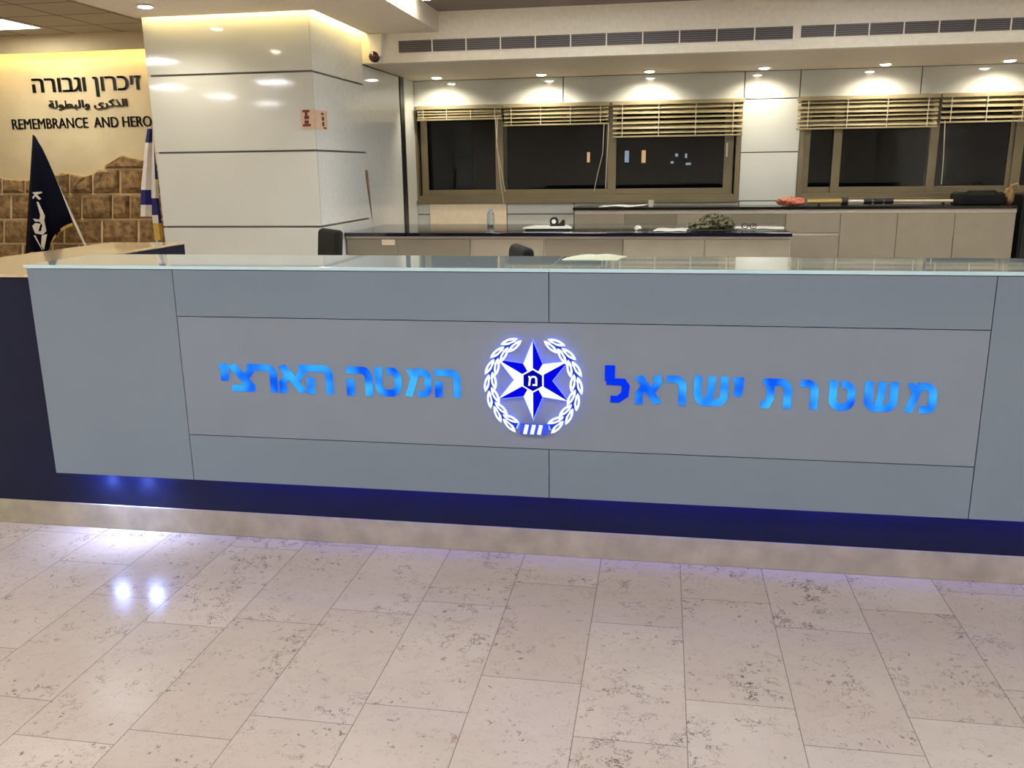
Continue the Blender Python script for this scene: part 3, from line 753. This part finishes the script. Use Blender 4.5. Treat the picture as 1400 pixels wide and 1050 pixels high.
def letter_strokes(ch, W, H):
    v, h = .27*H, .22*H; r = .26*H
    barleg = [(0, H-h/2)]+arc(W-v/2-r, H-h/2-r, r, r, 90, 0)+[(W-v/2, 0)]
    if ch == 'ה': return [(barleg, h*1.12), ([(v/2, 0), (v/2, .56*H)], v)]
    if ch == 'ר': return [(barleg, h*1.12)]
    if ch == 'י': return [([(W*.12, H-.13*H), (W*.5, H-.13*H)], .26*H), ([(W*.58, H), (W*.60, H*.55), (W*.50, 0)], [W*.8, W*.74, W*.62])]
    if ch == 'ט': return [([(v/2, H), (v/2, r+h/2)]+arc(v/2+r, r+h/2, r, r, 180, 270)+arc(W-v/2-r, r+h/2, r, r, 270, 360)+arc(W-v/2-r, H-h/2-r, r, r, 0, 90)+[(W*.46, H-h/2-.01*H)], h*1.1), ([(0, H-h*.3), (v, H-h*.3)], h*.6)]
    if ch == 'מ': return [([(.36*W, H-h*.55)]+arc(W-v/2-r, H-h/2-r, r, r, 90, 0)+arc(W-v/2-r*.7, r*.7+h/2, r*.7, r*.7, 0, -90)+[(.48*W, h/2)], h*1.08), ([(.14*W, H), (.36*W, .70*H), (.27*W, .42*H), (.13*W, 0)], [.2*H, .24*H, .24*H, .25*H])]
    if ch == 'ש': return [([(v/2, H), (v/2, r+h/2)]+arc(v/2+r, r+h/2, r, r, 180, 270)+arc(W-v/2-r, r+h/2, r, r, 270, 350)+[(W-v/2, H)], h*1.12), ([(.52*W, H), (.50*W, .5*H), (.40*W, .12*H)], [.24*H, .22*H, .2*H])]
    if ch == 'א': return [([(.13*W, H), (W-.13*W, 0)], .30*H), ([(W-v/2, H), (W-v/2, .72*H), (.60*W, .42*H)], [.26*H, .24*H, .2*H]), ([(.34*W, .64*H), (v/2, .36*H), (v/2, 0)], [.2*H, .24*H, .26*H])]
    if ch == 'צ': return [([(.14*W, H), (.86*W, .12*H)], .30*H), ([(W-v/2, H), (W-v/2, .76*H), (.55*W, .42*H)], [.26*H, .24*H, .22*H]), ([(.08*W, h/2), (.98*W, h/2)], h)]
    if ch == 'ת': return [([(.06*W, H-h/2)]+arc(W-v/2-r, H-h/2-r, r, r, 90, 0)+[(W-v/2, 0)], h*1.12), ([(.30*W, H-h*.6), (.30*W, .34*H), (.20*W, .11*H), (0, .11*H)], [.24*H, .24*H, .23*H, .21*H])]
    if ch == 'ל': return [([(.16*W, H), (.16*W, .58*H)], .26*H), ([(.02*W, .56*H), (.72*W, .56*H), (.84*W, .44*H), (.80*W, .22*H), (.52*W, .08*H), (.2*W, .09*H)], [.17*H, .18*H, .2*H, .2*H, .18*H, .18*H])]
def sign_letters(label, items, Y=Y0):
    xs_ = [P(q[1], q[3], Y) for q in items]
    t = thing('sign_lettering', label, 'sign lettering', (xs_[0].x, Y, ZS0+.1), 'lit blue lettering on the counter')
    for ch, x0, x1, yt, yb, m in items:
        A, Bq = P(x0, yb, Y), P(x1, yt, Y); W, H = Bq.x-A.x, Bq.z-A.z
        bm = B()
        for pts, w in letter_strokes(ch, W, H):
            stroke(bm, [(A.x+p[0], A.z+p[1]) for p in pts], w, Y-.006, Y-.0003)
        for q in bm.verts: q.co.z = min(max(q.co.z, A.z), A.z+H)
        obj('letter', bm, m, t)
k = .27143
def cl_(q): return (q[0], 280+q[1]*k, 280+q[2]*k, 460+q[3]*k, 460+q[4]*k, E_letter)
sign_letters('lit blue Hebrew words left of the star emblem on the counter', [cl_(q) for q in (('י', 76, 122, 137, 222), ('צ', 132, 248, 138, 273), ('ר', 258, 360, 142, 277), ('א', 380, 508, 143, 283), ('ה', 520, 643, 146, 288),
             ('ה', 720, 843, 154, 296), ('ט', 862, 990, 158, 298), ('מ', 1012, 1142, 164, 302), ('ה', 1162, 1288, 168, 304))])
def cr_(q): return (q[0], 810+q[1]*.35, 810+q[2]*.35, 470+q[3]*.35, 470+q[4]*.35, E_letterdeep if q[0] == 'ל' else E_letter)
sign_letters('lit blue Hebrew words right of the star emblem, deep blue first mast letter', [cr_(q) for q in (('ל', 52, 147, 86, 227), ('א', 165, 272, 124, 235), ('ר', 287, 370, 126, 238), ('ש', 392, 534, 128, 240), ('י', 542, 594, 132, 206),
             ('ת', 655, 783, 138, 250), ('ר', 806, 887, 142, 254), ('ט', 917, 1032, 146, 258), ('ש', 1055, 1198, 150, 262), ('מ', 1213, 1352, 154, 268))])

# lit emblem
EX, EZ = -.4478, .7455; EY = Y0-.012
t = thing('lit_emblem', 'glowing blue and white star emblem in an olive wreath on the counter', 'emblem', (EX, Y0, EZ))
def sp2(r, a): return (EX+r*sin(a), EZ+r*cos(a))
R_, r_ = .146, .070
def starpoly(R_, r_): return [sp2(R_ if i % 2 == 0 else r_, i*pi/6) for i in range(12)]
bm = B(); prism(bm, starpoly(R_*1.07, r_*1.05), EY-.008, EY-.005); obj('star_edge', bm, E_halo, t)
wb_, bb_ = B(), B()
for i in range(6):
    a = i*pi/3; tip = (R_, a); n0 = (r_, a-pi/6); n1 = (r_, a+pi/6)
    left = [sp2(*tip), sp2(*n0), (EX, EZ)]; right = [sp2(*tip), sp2(*n1), (EX, EZ)]
    # two-tone emblem: which half of each point is white
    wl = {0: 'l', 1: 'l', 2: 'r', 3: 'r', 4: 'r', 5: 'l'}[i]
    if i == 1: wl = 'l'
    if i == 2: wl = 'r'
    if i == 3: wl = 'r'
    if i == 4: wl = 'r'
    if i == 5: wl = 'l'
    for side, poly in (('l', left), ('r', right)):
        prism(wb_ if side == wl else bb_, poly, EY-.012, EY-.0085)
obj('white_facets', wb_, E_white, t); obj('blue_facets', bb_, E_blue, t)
def hexa(r): return [sp2(r, i*pi/3) for i in range(6)]
bm = B(); prism(bm, hexa(.0455), EY-.0145, EY-.0121); obj('hexagon_border', bm, E_white, t)
bm = B(); prism(bm, hexa(.0395), EY-.0165, EY-.0146); obj('hexagon', bm, emis('deep_blue_acrylic', (8, 8, 160), 1.0), t)
v, f = glyph('מ', .01); ax, bx_ = min(q[0] for q in v), max(q[0] for q in v); by = max(q[1] for q in v)
gb = glyph_bm(v, f, lambda p: (EX-.0165+(p[0]-ax)/(bx_-ax)*.033, EZ-.018+p[1]/by*.036), EY-.0185, EY-.0166); obj('letter', gb, E_white, t)
# wreath: two olive branches
WX, WZ, WA, WB_ = EX, EZ-.017, .158, .172
def wp(th, dr=0): return (WX+(WA+dr)*sin(th), WZ+(WB_+dr)*cos(th))
def lens(bm, c, ang, L, w, y0, y1, n=7):
    pts = []
    for s in (1, -1):
        for i in range(n):
            u = i/(n-1)*2-1; u = u if s == 1 else -u
            pts.append((u*L/2, s*w/2*(1-u*u)**.8 if abs(u) < 1 else 0))
    out = []
    for p in pts:
        q = (c[0]+p[0]*cos(ang)-p[1]*sin(ang), c[1]+p[0]*sin(ang)+p[1]*cos(ang))
        if not out or (abs(q[0]-out[-1][0])+abs(q[1]-out[-1][1])) > 1e-5: out.append(q)
    if (abs(out[0][0]-out[-1][0])+abs(out[0][1]-out[-1][1])) < 1e-5: out.pop()
    prism(bm, out, y0, y1)
for sgn in (-1, 1):
    bm = B(); ths = [sgn*(.36+(2.74-.36)*i/30) for i in range(31)]
    o_ = [wp(th, .0135) for th in ths]+[wp(th, -.0135) for th in reversed(ths)]
    for i in range(30):
        prism(bm, [wp(ths[i], .012), wp(ths[i+1], .012), wp(ths[i+1], -.012), wp(ths[i], -.012)], EY-.008, EY-.005)
    br = obj('branch', bm, E_blue2, t)
    nl = 7
    for j in range(nl):
        th = sgn*(.50+(2.56-.50)*j/(nl-1))
        tx, tz = WA*cos(th)*sgn, -WB_*sin(th)*sgn
        ang = math.atan2(tz, tx)
        for s, dr in ((1, .0125), (-1, -.0125)):
            bm = B(); lens(bm, wp(th + sgn*(.03 if s == 1 else -.03), dr), ang + s*sgn*.2, .070, .0215, EY-.013, EY-.0106)
            obj('leaf', bm, E_white, br)
        bm = B(); lens(bm, wp(th+sgn*.03, .0125), ang+sgn*.2, .03, .0045, EY-.0145, EY-.0131); lens(bm, wp(th-sgn*.03, -.0125), ang-sgn*.2, .03, .0045, EY-.0145, EY-.0131); lens(bm, wp(th+sgn*.05, 0), ang, .05, .006, EY-.0145, EY-.0131); obj('leaf_gap', bm, E_blue2, br)
bm = B(); prism(bm, [(WX-.052, WZ-WB_-.017), (WX+.052, WZ-WB_-.017), (WX+.058, WZ-WB_+.022), (WX-.046, WZ-WB_+.022)], EY-.012, EY-.005); rib = obj('ribbon', bm, mat('blue_ribbon', (28, 60, 190), .3, emit=(28, 60, 200), es=.8), t)
for dx in (-.03, -.004, .022):
    bm = B(); prism(bm, [(WX+dx-.008, WZ-WB_-.015), (WX+dx+.006, WZ-WB_-.016), (WX+dx+.014, WZ-WB_+.02), (WX+dx, WZ-WB_+.021)], EY-.0145, EY-.0121); obj('ribbon_band', bm, E_white, rib)
# mounting studs and the backlight spilling on the panel
for a in (0, 2, 4):
    q = sp2(.06, a*pi/3); bm = B(); lathe(bm, [(.006, EY-.004), (.006, Y0-.0002)], (q[0], 0, q[1]), 12, 'y'); obj('stud', bm, M_chrome, t)
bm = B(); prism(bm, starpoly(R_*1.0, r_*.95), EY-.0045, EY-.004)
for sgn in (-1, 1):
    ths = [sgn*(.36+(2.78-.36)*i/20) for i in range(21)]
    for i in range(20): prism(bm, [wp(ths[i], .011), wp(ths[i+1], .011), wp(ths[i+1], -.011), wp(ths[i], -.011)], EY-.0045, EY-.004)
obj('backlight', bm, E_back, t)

# ------------------------------------------------------------------ back desk and its cabinets
YD0, YD1, ZD = 8.27, 9.6, .90
xd1 = P(1083.5, 318, YD0).x
t = boxobj('worktop', (CX1+.012, YD0, ZD-.035), (xd1, YD1, ZD), M_desktop, bevel=.003); tag(t, 'long dark navy desk slab behind the reception counter', 'worktop')
seams = [472, 543.5, 643, 744.5, 852, 963.5, 1081]
dl = ['desk cabinet beside the white column, with the cream label on its door', 'desk cabinet under the navy desk top, second from the column', 'desk cabinet behind the low black chair back',
      'darker desk cabinet just right of the low black chair back', 'desk cabinet under the white papers and the camouflage bundle', 'last desk cabinet, at the free end of the navy desk top']
for i in range(6):
    x0 = P(seams[i], 335, YD0+.04).x if i else CX1+.014; x1 = P(seams[i+1], 335, YD0+.04).x
    t = thing('desk_cabinet', dl[i], 'cabinet', ((x0+x1)/2, YD0+.04, 0), 'cabinets under the navy desk top')
    boxobj('carcass', (x0, YD0+.058, .0), (x1, YD1-.1, ZD-.036), M_cabedge, t)
    zt = P(800, 326.5, YD0+.04).z
    boxobj('top_rail', (x0, YD0+.03, zt), (x1, YD0+.058, ZD-.036), M_cabedge, t)
    boxobj('door', (x0+.007, YD0+.04, .08), (x1-.007, YD0+.058, zt-.003), M_cab2 if i in (0, 1, 3) else M_cab, t, bevel=.002)
    if i == 0:
        a, b = P(522, 327.5, YD0+.038), P(540, 335, YD0+.038); boxobj('label_plate', (a.x, YD0+.034, b.z), (b.x, YD0+.04, a.z), M_cream_board, t)

# worktop and cabinets under the windows
YK0, ZK = 10.38, 1.04
xk0 = P(784.5, 284, YK0).x; xk1 = P(1390, 284, YK0).x
t = boxobj('worktop', (xk0-.01, YK0-.02, ZK-.03), (xk1, YB-.055, ZK), M_worktop, bevel=.003); tag(t, 'black stone worktop on the cabinets under the windows', 'worktop')
ks = [785.5, 854, 925, 999, 1074, 1149, 1227, 1305.5, 1389]
kl = ['first window cabinet, its left side free, below the left window', 'window cabinet below the left window, second from the free end', 'window cabinet behind the camouflage bundle', 'window cabinet below the white pier',
      'window cabinet with two drawers, next to the free end of the navy desk', 'tall-door window cabinet below the pole collar', 'tall-door window cabinet below the plain end of the pole', 'shaded window cabinet below the black bag']
for i in range(8):
    x0 = P(ks[i], 300, YK0).x; x1 = P(ks[i+1], 300, YK0).x
    t = thing('wall_cabinet', kl[i], 'cabinet', ((x0+x1)/2, YK0, 0), 'cabinets under the windows')
    boxobj('carcass', (x0, YK0+.02, 0), (x1, YB-.04, ZK-.031), M_cabedge, t)
    boxobj('top_rail', (x0, YK0+.006, ZK-.075), (x1, YK0+.02, ZK-.031), M_cabedge, t)
    zt = ZK-.078
    if i < 5:
        zm = P(1110, 319, YK0).z
        boxobj('drawer', (x0+.006, YK0, zm+.006), (x1-.006, YK0+.02, zt), M_cab2 if i in (1, 3) else M_cab, t, bevel=.002)
        boxobj('drawer', (x0+.006, YK0, .42), (x1-.006, YK0+.02, zm-.03), M_cab, t, bevel=.002)
        boxobj('grip_rail', (x0+.006, YK0+.004, zm-.028), (x1-.006, YK0+.02, zm+.0), M_cabedge, t)
        boxobj('drawer', (x0+.006, YK0, .08), (x1-.006, YK0+.02, .412), M_cab, t, bevel=.002)
    else:
        boxobj('door', (x0+.006, YK0, .08), (x1-.006, YK0+.02, zt), M_cab, t, bevel=.002)
a = P(1390, 300, YK0); zf = P(1395, 266, YK0-.05).z
t = thing('black_fridge', 'tall black appliance at the right photo edge beside the cabinets', 'appliance', (a.x+.3, YK0, 0))
a.x += .03
boxobj('housing', (a.x+.005, YK0-.02, 0), (a.x+.65, YB-.06, zf), M_blackplastic, t, bevel=.01)
boxobj('door', (a.x+.015, YK0-.06, .06), (a.x+.64, YK0-.021, zf-.01), M_blackplastic, t, bevel=.01)
boxobj('handle', (a.x+.56, YK0-.09, .5), (a.x+.585, YK0-.061, .9), M_chrome, t, bevel=.004)

# ------------------------------------------------------------------ things on the worktop and desk
def zK(px, py, Y=10.62): return P(px, py, Y)
# telescopic pole
Yp = 10.5; pz = ZK+.05
t = thing('telescopic_pole', 'telescopic pole with black collar and three black grips lying on the worktop', 'pole', (P(1200, 270, Yp).x, Yp, ZK))
def xp(px): return P(px, 271, Yp).x
def rod(name, a, b, r, m): 
    bm = B(); tube(bm, [(xp(a), Yp, pz), (xp(b), Yp, pz)], r, 14); return obj(name, bm, m, t, smooth=False)
rod('shaft', 1104, 1151, .03, mat('brass_tube', (176, 156, 96), .35, metal=.6)); rod('collar', 1151, 1159, .048, M_blackplastic)
rod('sleeve', 1159, 1181, .018, mat('white_tube', (226, 220, 206), .3)); rod('shaft', 1222, 1303, .016, mat('cream_tube', (206, 196, 160), .3))
rod('core', 1181, 1222, .015, M_chrome)
for a_, b_ in ((1181, 1192), (1195, 1207), (1210, 1221)): rod('grip', a_, b_, .034, M_blackplastic)
for px in (1120, 1290): boxobj('foot', (xp(px)-.01, Yp-.02, ZK+.0005), (xp(px)+.01, Yp+.02, pz-.012), M_blackplastic, t)
# red packet
bm = B(); p = PZ(1082, 279, ZK); p = Vector((P(1082, 279, 10.5).x, 10.5, ZK))
blob(bm, p+Vector((0, 0, .05)), (.16, .1, .05), 3, .35); 
for v in bm.verts: v.co.z = max(v.co.z, ZK+.001)
t = obj('snack_bag', bm, M_red, smooth=True); tag(t, 'crumpled red and orange bag on the worktop below the white pier', 'bag')
# black bag and tan bag
bm = B(); a, b = P(1303, 279, 10.55), P(1371, 262, 10.55)
rbox(bm, (a.x, 10.42, ZK+.001), (b.x, 10.72, b.z), .04, 3); t = thing('duffel_bag', 'low black bag lying on the worktop under the right window', 'bag', ((a.x+b.x)/2, 10.55, ZK))
obj('body', bm, M_blackcloth, t, smooth=True)
bm = B(); xm = (a.x+b.x)/2; tube(bm, [(xm-.18, 10.45, b.z-.02), (xm-.14, 10.41, b.z+.012), (xm+.12, 10.41, b.z+.012), (xm+.17, 10.45, b.z-.02)], .012, 8); obj('strap', bm, M_blackplastic, t)
bm = B(); tube(bm, [(a.x+.05, 10.57, b.z+.002), (b.x-.05, 10.57, b.z+.002)], .006, 6); obj('zipper', bm, M_chrome, t)
bm = B(); a, b = P(1373, 279, 10.55), P(1386, 252, 10.55); xm = (a.x+b.x)/2
blob(bm, (xm, 10.55, ZK+(b.z-ZK)*.42), ((b.x-a.x)*.6, .09, (b.z-ZK)*.46), 9, .2)
for v in bm.verts: v.co.z = max(v.co.z, ZK+.001)
t = thing('tan_bag', 'small tan cloth bag standing at the end of the worktop', 'bag', (xm, 10.55, ZK)); obj('body', bm, M_tan, t, smooth=True)
bm = B(); tube(bm, [(xm-.03, 10.5, b.z-.07), (xm-.01, 10.49, b.z-.01), (xm+.05, 10.49, b.z+.01), (xm+.09, 10.5, b.z-.05)], .012, 8); obj('handle', bm, M_tan, t)
# cup and papers on the worktop
p = Vector((P(890, 283, 10.5).x, 10.5, ZK)); bm = B(); lathe(bm, [(.024, ZK+.001), (.034, ZK+.075), (.031, ZK+.075), (.022, ZK+.008)], (p.x, p.y, 0), 20); t = obj('cup', bm, M_housing, smooth=False); tag(t, 'small white cup on the worktop under the left window', 'cup')
def sheet(name, px0, px1, Y, z, d, label, th=.004, curl=.0, cat='paper'):
    x0, x1 = P(px0, 310, Y).x, P(px1, 310, Y).x; bm = B(); n = 8
    A = []
    for i in range(n+1):
        x = x0+(x1-x0)*i/n; zz = z+.001+curl*(.5+.5*sin(i*1.3+x0*3))
        A.append([bm.verts.new((x+.04*(q == 1), Y+(0 if q == 0 else d), zz+h)) for q in (0, 1) for h in (0, th)])
    for i in range(n):
        a_, b_ = A[i], A[i+1]
        for q in ((0, 1), (1, 3), (3, 2), (2, 0)): bm.faces.new((a_[q[0]], a_[q[1]], b_[q[1]], b_[q[0]]))
    bm.faces.new([A[0][k] for k in (0, 1, 3, 2)]); bm.faces.new([A[-1][k] for k in (0, 2, 3, 1)])
    o = obj(name, bm, M_paper); tag(o, label, cat); return o
sheet('paper_sheet', 818, 878, 10.42, ZK, .3, 'white papers on the black worktop below the left window', .006, .012)
sheet('paper_sheet', 893, 938, 8.42, ZD, .35, 'white papers on the navy desk beside the camouflage bundle', .006, .006)
sheet('paper_sheet', 1004, 1072, 8.75, ZD, .3, 'thin white sheet on the navy desk right of the camouflage bundle', .004, .004)
# binder with papers
x0, x1 = P(718, 312, 8.6).x, P(779, 312, 8.6).x
t = thing('document_folder', 'dark folder with white papers on the navy desk', 'folder', ((x0+x1)/2, 8.6, ZD))
boxobj('cover', (x0, 8.6, ZD+.001), (x1, 8.95, ZD+.016), M_blackplastic, t)
bm = B(); zprism(bm, [(x0-.02, 8.59), (x1+.02, 8.62), (x1-.06, 8.96), (x0+.06, 8.94)], ZD+.016, ZD+.03); obj('papers', bm, M_paper, t)
xc = P(762, 305, 8.8).x
t = thing('tape_dispenser', 'black tape dispenser with white core on the document folder', 'tape dispenser', (xc, 8.78, ZD+.03))
bm = B(); lathe(bm, [(.038, 8.76), (.043, 8.765), (.043, 8.805), (.038, 8.81)], (xc-.03, 0, ZD+.076), 22, 'y'); obj('roll', bm, M_blackplastic, t)
bm = B(); lathe(bm, [(.022, 8.755), (.022, 8.815)], (xc-.03, 0, ZD+.076), 18, 'y'); obj('core', bm, M_paper, t)
bm = B(); prism(bm, [(xc-.07, ZD+.031), (xc+.075, ZD+.031), (xc+.078, ZD+.085), (xc+.055, ZD+.095), (xc+.03, ZD+.06), (xc-.07, ZD+.045)], 8.75, 8.82); obj('body', bm, M_blackplastic, t, bevel=.004)
# bottle
p = Vector((P(671, 306, 9.3).x, 9.3, ZD)); hb = P(671, 286, 9.3).z-ZD
t = thing('water_bottle', 'small clear plastic water bottle on the navy desk', 'bottle', p)
bm = B(); lathe(bm, [(.036, ZD+.001), (.04, ZD+.02), (.04, ZD+hb*.42), (.035, ZD+hb*.5), (.04, ZD+hb*.58), (.036, ZD+hb*.74), (.015, ZD+hb*.88), (.015, ZD+hb*.9)], (p.x, p.y, 0), 24); obj('body', bm, M_bottle, t, smooth=True)
bm = B(); lathe(bm, [(.018, ZD+hb*.89), (.018, ZD+hb)], (p.x, p.y, 0), 18); obj('cap', bm, mat('pale_blue_cap', (150, 170, 190), .4), t)
# tissue
bm = B(); p = Vector((P(872, 311, 8.6).x, 8.6, ZD)); blob(bm, p+Vector((0, 0, .022)), (.032, .03, .022), 5, .4)
for v in bm.verts: v.co.z = max(v.co.z, ZD+.001)
t = obj('crumpled_tissue', bm, M_paper); tag(t, 'crumpled white tissue on the navy desk left of the papers', 'tissue')
# camouflage bundle
bm = B(); xc = P(974, 310, 8.55).x
for (dx, dz_, rx, rz, sd) in ((-.10, .045, .12, .045, 1), (.02, .075, .14, .08, 2), (.11, .055, .1, .065, 4)):
    blob(bm, (xc+dx, 8.6+.01*sd, ZD+dz_), (rx, .13, rz), sd, .35, 3, 2.8)
for v in bm.verts: v.co.z = max(v.co.z, ZD+.0075)
t = obj('camouflage_jacket', bm, M_camo, smooth=False); tag(t, 'crumpled olive camouflage garment on the navy desk', 'garment')
# dark eyeglasses beside it
t = thing('eyeglasses', 'dark folded eyeglasses on the navy desk right of the camouflage bundle', 'eyeglasses', (P(1024, 311, 8.62).x, 8.62, ZD+.006))
c = Vector((P(1024, 311, 8.62).x, 8.62, ZD+.038))
for s in (-1, 1):
    bm = B(); tube(bm, [(c.x+s*.038+.03*cos(q*pi/8), 8.62, c.z+.023*sin(q*pi/8)) for q in range(17)], .004, 6, False); obj('rim', bm, M_blackplastic, t)
    bm = B(); tube(bm, [(c.x+s*.068, 8.62, c.z+.01), (c.x+s*.06, 8.72, c.z+.01), (c.x+s*.05, 8.75, c.z-.02)], .004, 6); obj('temple', bm, M_blackplastic, t)
bm = B(); tube(bm, [(c.x-.01, 8.62, c.z), (c.x, 8.62, c.z+.008), (c.x+.01, 8.62, c.z)], .004, 6); obj('bridge', bm, M_blackplastic, t)
# papers at the back edge of the counter
x0, x1 = P(770, 353, 3.4).x, P(845, 353, 3.4).x
bm = B(); n = 14; A = []
for i in range(n+1):
    s = i/n; x = x0+(x1-x0)*s
    zz = 1.1512+.010*(sin(s*pi)**.7)*(.6+.4*abs(sin(s*7)))
    A.append([bm.verts.new((x+dx, y, z)) for dx, y, z in ((0, 3.36, 1.151), (0.01, 3.43, 1.1512+(zz-1.1512)*.4), (.03, 3.49, zz))])
for i in range(n):
    for q in range(2): bm.faces.new((A[i][q], A[i][q+1], A[i+1][q+1], A[i+1][q]))
t = obj('paper_slip', bm, mat('pale_green_paper', (236, 246, 206), .5)); solid(t, .0015); tag(t, 'curled pale green-white paper on the rear edge of the glass counter top', 'paper')

# wooden stick leaning on the side wall
top = P(497.5, 233, 9.02); top.x = CX1+.017
foot = P(508.5, 310, 9.2); foot.z = ZD+.002
bm = B(); tube(bm, [top, foot], .014, 10); t = obj('wooden_stick', bm, M_wood); tag(t, 'brown wooden stick on the navy desk, leaning against the white side panel', 'stick')

# ------------------------------------------------------------------ office chairs (local coordinates, facing +Y)
def office_chair(loc, rz, label):
    t = thing('office_chair', label, 'chair', loc, 'black office chairs behind the counter', rz)
    bm = B(); rbox(bm, (-.24, -.23, .44), (.24, .25, .52), .035, 3); obj('seat', bm, M_blackcloth, t, smooth=True, local=True)
    bm = B(); rbox(bm, (-.22, -.30, .58), (.22, -.22, 1.01), .038, 4)
    for v in bm.verts: v.co.y -= .18*(v.co.z-.58)**1.0*.5 - .05*abs(v.co.x/.22)**2*.6
    obj('backrest', bm, M_blackcloth, t, smooth=True, local=True)
    bm = B(); tube(bm, [(0, -.1, .43), (0, -.27, .46), (0, -.30, .62)], .02, 10); obj('back_bracket', bm, M_blackplastic, t, local=True)
    for s in (-1, 1):
        bm = B(); tube(bm, [(s*.22, .05, .46), (s*.29, .03, .48), (s*.29, .0, .66)], .016, 8); rbox(bm, (s*.29-.03, -.13, .655), (s*.29+.03, .15, .685), .012); obj('armrest', bm, M_blackplastic, t, local=True)
    bm = B(); tube(bm, [(0, 0, .10), (0, 0, .44)], .028, 12); obj('gas_column', bm, M_chrome, t, local=True)
    bm = B()
    for k in range(5):
        a = 2*pi*k/5+.3; tube(bm, [(0, 0, .11), (.3*cos(a), .3*sin(a), .075)], [.03, .018], 8)
    obj('star_base', bm, M_blackplastic, t, local=True)
    for k in range(5):
        a = 2*pi*k/5+.3
        bm = B(); b2 = B(); lathe(bm, [(.02, -.022), (.029, -.015), (.029, .015), (.02, .022)], (0, 0, 0), 16, 'y')
        for v in bm.verts: v.co = Matrix.Rotation(a+1.2, 3, 'Z') @ v.co + Vector((.3*cos(a), .3*sin(a), .03))
        obj('caster', bm, M_blackplastic, t, local=True)
    return t
c1 = P(450, 330, 7.2)
ch = office_chair((c1.x-.18, 7.0, 0), 2.3, 'black office chair turned sideways in front of the white column')
c2 = P(706, 345, 5.55)
dup(ch, (c2.x-.23, 5.5, -.0), 'second black office chair, only its curved armrest corner above the counter', 1.95)

# ------------------------------------------------------------------ world and view
w = bpy.data.worlds.new('night'); S.world = w; w.use_nodes = True
w.node_tree.nodes['Background'].inputs[0].default_value = (.004, .005, .008, 1); w.node_tree.nodes['Background'].inputs[1].default_value = 1
S.view_settings.view_transform = 'Standard'; S.view_settings.look = 'None'; S.view_settings.gamma = 1; S.view_settings.exposure = 0
S.view_settings.use_curve_mapping = False
S.cycles.use_denoising = True; S.cycles.sample_clamp_indirect = 6; S.cycles.max_bounces = 10; S.cycles.transparent_max_bounces = 12
